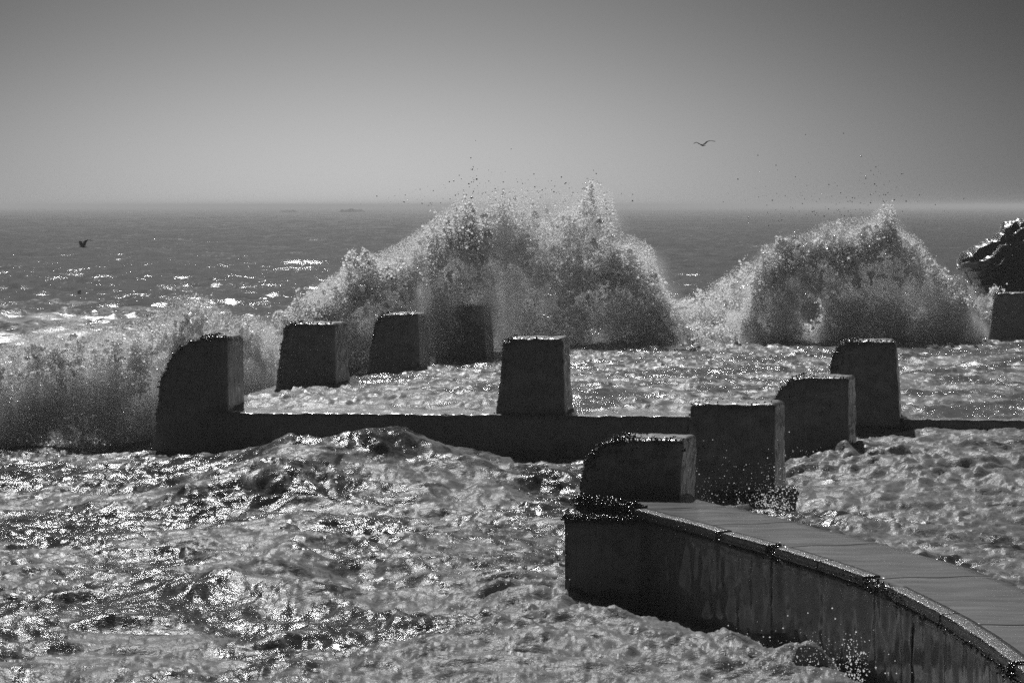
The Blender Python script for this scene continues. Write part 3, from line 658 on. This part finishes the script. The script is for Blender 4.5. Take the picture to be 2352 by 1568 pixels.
def splash(name, label, top, body, base_y, d0, thick, n_body, n_lace, n_fine, seed, mist_d, mist_n, dfun=None, rs=1.0, mlabel='', n_fil=240, hole=None, n_clump=330):
    """top/body: outline heights over bearing; everything is placed in metres round the line at distance d0"""
    r = np.random.default_rng(seed); xs = [p[0] for p in top]; x0, x1 = xs[0], xs[-1]
    tb = lambda x: np.interp(x, xs, [p[1] for p in top]); bb = lambda x: np.interp(x, [p[0] for p in body], [p[1] for p in body])
    def place(x, y, dd):
        s = U * (d0 if dfun is None else dfun(x)); fy = F * (s); return np.stack([(x - CX) * s, fy + dd, CAMH - (y - HY) * s], -1)
    xc_ = (x0 + x1) / 2
    def jets(x, y, by):
        th = np.arctan2((x - xc_), np.maximum(by - y, 20) + 60)
        q = np.stack([th * 3.0, th * 0, th * 0 + seed], -1)
        return vnoise3(q, .5, seed + 40) * .6 + vnoise3(q, .2, seed + 41) * .5 + vnoise3(q, .08, seed + 42) * .35
    base = base_y if callable(base_y) else (lambda x: np.full_like(x, float(base_y)))
    def jag(P, k=1): return vnoise3(P, .5 * k, seed + 3) * .6 + vnoise3(P, .2 * k, seed + 4) * .3 + vnoise3(P, .08 * k, seed + 5) * .2
    # dense froth
    n = n_body * 2; x = r.uniform(x0, x1, n); by = base(x)
    def rag(x, dd, amp):
        amp = amp * 1.35
        q = np.stack([(x - CX) * U * d0, dd * 1.3, x * 0 + seed], -1)
        return amp * (vnoise3(q, .55, seed + 30) * .55 + vnoise3(q, .22, seed + 31) * .4 + vnoise3(q, .09, seed + 32) * .3)
    dz = r.normal(0, thick, n); yb = bb(x) - 8 + rag(x, dz, 46)
    y = yb + (by - yb) * r.uniform(0, 1, n) ** 1.3; y = by - (by - y) * (1 + .13 * jets(x, y, by)); P = place(x, y, dz)
    P0 = P.copy(); up = (by - y) / np.maximum(by - yb, 1)
    keep = (by > yb + 3) & (jag(P) > -.25 + .35 * up) & (r.random(n) > 1.1 * smooth(.3, .9, up) * (.75 if mist_n else 0)); P = P[keep][:n_body]
    R = (.008 + .030 * r.random(len(P)) ** 5) * rs
    # lace between body and top: ridged sheets
    n = n_lace * 7; x = r.uniform(x0, x1, n); dz = r.normal(0, thick * .9, n); yb = bb(x) + 10; yt = tb(x) + 14 + rag(x, dz, 60)
    v = r.uniform(0, 1, n); y = yb + 12 + (yt - yb - 12) * v; by2 = base(x); y = by2 - (by2 - y) * (1 + .16 * jets(x, y, by2)); Q = place(x, y, dz)
    wv = np.stack([vnoise3(Q, .45, seed + 8), vnoise3(Q, .45, seed + 9), vnoise3(Q, .45, seed + 10)], -1) * .18
    nn = 1 - np.abs(vnoise3(Q + wv, .34, seed + 6)) * 1.6; n2 = 1 - np.abs(vnoise3(Q + wv * 2, .15, seed + 7)) * 1.5
    big = vnoise3(Q, .9, seed + 11) * .5 + .5
    pr = np.clip(nn, 0, 1) ** 4 * (.12 + .88 * np.clip(n2, 0, 1) ** 3) * (1.1 - v * (1.25 - .6 * big)) * 1.6
    Q = Q[r.random(n) < pr][:n_lace]; RQ = (.008 + .034 * r.random(len(Q)) ** 5) * rs
    # fine spray hanging round the whole
    x = r.uniform(x0 - 30, x1 + 20, n_fine); yt = tb(x); by = base(x); y = by + (yt - by) * np.clip(r.beta(3.2, 1.6, n_fine) * 1.12, 0, 1.3)
    S = place(x, y, r.normal(0, thick * 1.7, n_fine)); big = vnoise3(S, .8, seed + 12)
    S = S[big + r.uniform(-.6, .6, n_fine) > -.2]; RS = (.004 + .008 * r.random(len(S)) ** 3) * rs
    # torn threads of water leaving the body
    FP = []; FR = []
    hubs = r.uniform(x0 + 40, x1 - 40, 9)
    for k in range(n_fil):
        x = float(np.clip(hubs[r.integers(9)] + r.normal(0, 26), x0 + 20, x1 - 20)) if r.random() < .7 else r.uniform(x0 + 25, x1 - 25); by = float(base(np.array([x]))[0]); y = float(bb(x)) + r.uniform(-25, 35); y = y * .0 + min(y, by - 10)
        p = place(np.array([x]), np.array([y]), r.normal(0, thick, 1))[0]
        ang = math.atan2(x - xc_, 260.0) + r.normal(0, .5); L_ = r.uniform(.08, .45) * rs * (1 + 1.6 * r.random() ** 5); m_ = int(L_ / .012)
        v = np.array([math.sin(ang), r.normal(0, .35), math.cos(ang)]); bend = r.normal(0, .9, 3); r0 = r.uniform(.02, .085) * rs
        t_ = np.linspace(0, 1, m_); base_r = r0 * (1 - t_) ** .8 + .005
        pts = p + v * (t_[:, None] * L_) + bend * (t_[:, None] ** 2 * L_ * .35); pts = pts + np.stack([vnoise3(pts * 1.0, .12, seed + 50 + q) for q in range(3)], -1) * .05
        mm = np.repeat(np.arange(m_), 3); w = pts[mm] + r.normal(0, 1, (len(mm), 3)) * (base_r[mm] * .8)[:, None]; gap = vnoise3(w, .07, seed + 60) > -.5 + 0 * w[:, 0]
        FP.append(w[gap]); FR.append((base_r[mm] * r.uniform(.3, .75, len(mm)))[gap])
    FP = np.concatenate(FP); FR = np.concatenate(FR)
    nf = len(FP)
    CP = []; CR = []
    for k in range(n_clump):
        x = r.uniform(x0 + 30, x1 - 30); by = float(base(np.array([x]))[0]); yb_ = float(bb(x)); yt_ = float(tb(x)); u = r.uniform(-.9, .35)
        y = yb_ + (u * (yb_ - yt_) if u < 0 else u * (by - yb_)); y = min(y, by - 12)
        p = place(np.array([x]), np.array([y]), r.normal(-.15, thick * 1.1, 1))[0]; S0 = r.uniform(.05, .17) * rs * (1 if u < 0 else 1.3)
        m_ = int(30 + 60 * r.random()); st = np.cumsum(r.normal(0, 1, (m_, 3)), 0); st = st / max(1e-6, np.abs(st).max()) * S0 * r.uniform(.6, 1.4, 3)
        CP.append(p + st); CR.append(r.uniform(.016, .045, m_) * rs)
    if n_clump: FP = np.concatenate([FP] + CP); FR = np.concatenate([FR] + CR)
    def cut(A, B, soft=.45, g_=1.0):      # a gap torn in the spray, a tunnel running away over the water
        if hole is None: return A, B
        c = WD(hole[0], hole[1], d0); rr = np.hypot((A[:, 0] - c.x) / (hole[2] * g_ * U * d0), (A[:, 2] - c.z) / (hole[3] * g_ * U * d0))
        k = rr + .35 * vnoise3(A, .12, seed + 70) + soft * (r.random(len(A)) - .5) > 1
        return A[k], B[k]
    P, R = cut(P, R); Q, RQ = cut(Q, RQ); S, RS = cut(S, RS); FP, FR = cut(FP, FR)
    points_obj(name, np.concatenate([P, Q, S, FP]), np.concatenate([R, RQ, RS, np.maximum(FR, .014)]), M_drop, label, np.concatenate([np.zeros(len(R) + len(RQ) + len(RS)), np.ones(len(FR))]))
    if mist_n:
        x = r.uniform(x0, x1, mist_n * 2); yb = bb(x) + 45; by = base(x); y = yb + (by - yb) * r.uniform(0, 1, len(x)); Q = place(x, y, r.normal(-.35, thick * .8, len(x)))
        k = (by > yb + 8) & (vnoise3(Q, .7, seed + 20) + .5 * vnoise3(Q, .3, seed + 21) > -.35 + .9 * (1 - smooth(0, .45, (y - yb) / np.maximum(by - yb, 1))) - .3); Q = Q[k][:mist_n]
        rr = r.uniform(.14, .34, len(Q)); rr = np.minimum(rr, np.maximum(.08, (Q[:, 2] - .05) * 1.0)); Q, rr = cut(Q, rr, .1, 1.7)
        mist_obj('spray_mist', Q, rr, mist_d, mlabel)
        x = r.uniform(x0 + 10, x1 - 10, 900); yt = tb(x); by = base(x); y = by + (yt + 12 - by) * r.uniform(0, 1, 900) ** .7; Q = place(x, y, r.normal(0, thick * 1.1, 900))
        k = (by > yt + 10) & (vnoise3(Q, .9, seed + 22) > -.35); Q = Q[k]; rr = np.minimum(r.uniform(.2, .5, len(Q)), np.maximum(.1, Q[:, 2])); Q, rr = cut(Q, rr, .1, 1.8)
        mist_obj('spray_veil', Q, rr, .28, 'thin pale veil of spray ' + mlabel.split(' mist ')[-1], g=.75, vox=.16)
splash('wave_splash', 'tall burst of white spray thrown up behind the middle blocks, reaching above the horizon',
       [(610, 770), (640, 742), (700, 695), (760, 655), (850, 612), (900, 592), (950, 565), (1000, 528), (1050, 492), (1100, 482), (1150, 474), (1200, 466), (1300, 474), (1340, 470), (1370, 462), (1405, 470), (1425, 560), (1460, 570), (1500, 590), (1512, 645), (1545, 700), (1575, 745), (1620, 775), (1690, 795)],
       [(610, 800), (660, 770), (760, 715), (850, 670), (930, 640), (1000, 590), (1060, 570), (1120, 565), (1180, 585), (1240, 625), (1300, 660), (1360, 640), (1400, 630), (1450, 645), (1500, 690), (1560, 750), (1640, 790), (1690, 800)],
       lambda x: np.interp(x, [600, 820, 1000, 1200, 1700], [880, 850, 815, 808, 802]), 1.45, .42, 95000, 240000, 170000, 11, 1.3, 2800,
       dfun=lambda x: np.interp(x, [600, 960, 1005, 1110, 1180, 1250, 1700], [1.29, 1.355, 1.315, 1.335, 1.41, 1.44, 1.46]), mlabel='soft grey mist filling the foot of the tall splash')
splash('wave_splash', 'rounded bank of spray on the right, bursting over a hidden block below the dark rock',
       [(1700, 720), (1730, 640), (1755, 590), (1800, 575), (1850, 560), (1890, 540), (1930, 530), (2000, 528), (2030, 500), (2045, 498), (2060, 545), (2110, 575), (2150, 625), (2200, 670), (2250, 695), (2300, 690), (2340, 700)],
       [(1700, 790), (1740, 690), (1765, 610), (1800, 600), (1850, 585), (1900, 580), (2000, 575), (2040, 560), (2080, 575), (2130, 612), (2170, 650), (2230, 700), (2280, 740), (2340, 792)],
       795, 1.47, .28, 85000, 120000, 100000, 23, 1.4, 2800, dfun=lambda x: np.interp(x, [2210, 2275], [1.47, 1.60]), hole=(1860, 714, 29, 38), mlabel='dense grey mist under the rounded bank of spray on the right')
splash('wave_splash', 'low white wash between the two big splashes',
       [(1440, 760), (1500, 690), (1560, 700), (1620, 680), (1680, 640), (1740, 610), (1780, 640), (1820, 790)], [(1440, 800), (1520, 765), (1600, 760), (1680, 715), (1740, 690), (1820, 790)],
       800, 1.56, .6, 70000, 60000, 50000, 31, 0, 0, n_fil=60, n_clump=60)
splash('wave_splash', 'wave breaking against the outside of the broken corner block, at the left edge',
       [(-60, 830), (0, 820), (60, 790), (150, 765), (230, 772), (300, 765), (380, 720), (430, 700), (480, 712), (540, 745), (600, 750), (640, 780)],
       [(-60, 910), (0, 885), (60, 825), (110, 805), (180, 795), (250, 825), (300, 835), (380, 825), (450, 790), (560, 800), (640, 830)],
       lambda x: np.interp(x, [-60, 340, 400, 640], [1036, 1030, 985, 900]), 1.07, .3, 80000, 60000, 80000, 41, 1.8, 1700,
       dfun=lambda x: np.interp(x, [-60, 340, 640], [1.05, 1.07, 1.22]), n_fil=70, n_clump=140, rs=.8, mlabel='dark soft mist inside the wave at the left edge')
def drops(name, label, groups, seed, m=None):
    r = np.random.default_rng(seed); A = []; B = []
    for (x, y, d_, sx_, sy_, n, r0, r1) in groups:
        s = U * d_; xx = r.normal(x, sx_, n); yy = y - np.abs(r.normal(0, sy_, n)) if sy_ > 0 else r.normal(y, -sy_, n)
        A.append(np.stack([(xx - CX) * s, F * s + r.normal(0, .4, n), CAMH - (yy - HY) * s], -1)); B.append(r0 + (r1 - r0) * r.random(n) ** 3)
    return points_obj(name, np.concatenate(A), np.concatenate(B), m or M_drop, label)
drops('flying_drops', 'scattered dark drops flying above the tall splash against the sky', [(1090, 420, 1.45, 12, -34, 26, .008, .030), (1140, 465, 1.45, 90, 40, 150, .004, .016), (1330, 465, 1.45, 60, 30, 110, .004, .018), (960, 475, 1.42, 60, 22, 40, .004, .014)], 3, M_backlit_drop)
drops('flying_drops', 'scattered dark drops flying above the right hand splash', [(1850, 500, 1.47, 90, 65, 130, .004, .016), (2010, 470, 1.47, 45, 45, 100, .004, .018), (1960, 520, 1.47, 100, 30, 150, .004, .015)], 4, M_backlit_drop)
drops('flying_drops', 'bright droplets in front of the tall square block beside the walkway', [(1700, 1165, .70, 75, 55, 220, .002, .007), (1775, 1172, .66, 28, 22, 420, .002, .010), (1800, 1140, .70, 30, 45, 160, .002, .008), (1860, 1090, .80, 35, 30, 90, .003, .010)], 5)
drops('flying_drops', 'bright droplets thrown up from the foam at the foot of the walkway wall', [(1968, 1570, .46, 8, 55, 160, .003, .009), (1830, 1545, .47, 90, 40, 420, .002, .007), (1170, 1330, .62, 60, 40, 260, .003, .008), (1060, 1450, .52, 60, 30, 200, .003, .007)], 6)

# ================================================================ GULLS
def gull(name, loc, span, yaw, roll, up, label, fold=1.0):
    bm = bmesh.new(); rings = []
    prof = [(-.42, .004, 0), (-.36, .05, 0), (-.2, .045, 0), (-.05, .075, 0), (.1, .085, 0), (.24, .065, .01), (.33, .05, .02), (.40, .045, .02), (.45, .025, .015), (.52, .006, .0)]
    for (y, rr, z) in prof: rings.append([bm.verts.new((math.cos(a) * rr * (1.6 if y < -.3 else 1), y, z + math.sin(a) * rr * (.3 if y < -.3 else .9))) for a in [k * math.pi / 4 for k in range(8)]])
    for a, b_ in zip(rings, rings[1:]):
        for k in range(8): bm.faces.new((a[k], a[(k + 1) % 8], b_[(k + 1) % 8], b_[k]))
    bm.faces.new(rings[0][::-1]); bm.faces.new(rings[-1])
    for sgn, lift in ((1, up[0]), (-1, up[1])):
        st = [(.04, .14, .30, 0), (.22, .20, .29, .5), (.42, .20, .27, .95), (.6, .10, .23, 1.0), (.8, -.06, .15, .85), (1.0, -.24, .03, .6)]; pr = None
        for (s, y, c, h) in st:
            x = s * sgn; z = .04 + lift * h * .5 * min(1, s * 2) + (lift - .35) * max(0, s - .45) * .5
            q = [bm.verts.new((x, y + c * .4, z)), bm.verts.new((x, y + c * .1, z + .04)), bm.verts.new((x, y - c * .8, z)), bm.verts.new((x, y, z - .012))]
            if pr:
                for k in range(4): bm.faces.new((pr[k], pr[(k + 1) % 4], q[(k + 1) % 4], q[k]))
            else: bm.faces.new(q)
            pr = q
        bm.faces.new(pr)
    bmesh.ops.recalc_face_normals(bm, faces=bm.faces)
    me = bpy.data.meshes.new(name); bm.to_mesh(me); bm.free()
    for p in me.polygons: p.use_smooth = True
    o = link(name, me, M_feather); o.location = loc; o.scale = (span / 2,) * 3; o.rotation_euler = (math.radians(4), math.radians(roll), math.radians(yaw)); tag(o, label, 'bird', None); return o
gull('seagull', WD(1615, 334, 1.6), 50 * 1.6 * U * 1.12, 24, -4, (.55, .45), 'dark gull gliding with spread wings in the sky right of the tall splash')
gull('seagull', WD(193, 567, 2.6), 1.0, 72, 0, (1.0, .85), 'dark gull with raised wings skimming low over the waves at the left')

# ================================================================ HAZE
bm = bmesh.new(); bmesh.ops.create_cube(bm, size=1); me = bpy.data.meshes.new('haze'); bm.to_mesh(me); bm.free()
hz = link('haze', me, vol_mat('haze_air', .00060, .82, .15)); hz.scale = (34000, 70000, 8.9); hz.location = (0, 34000, -2.9 + 8.9 / 2); tag(hz, kind='stuff')
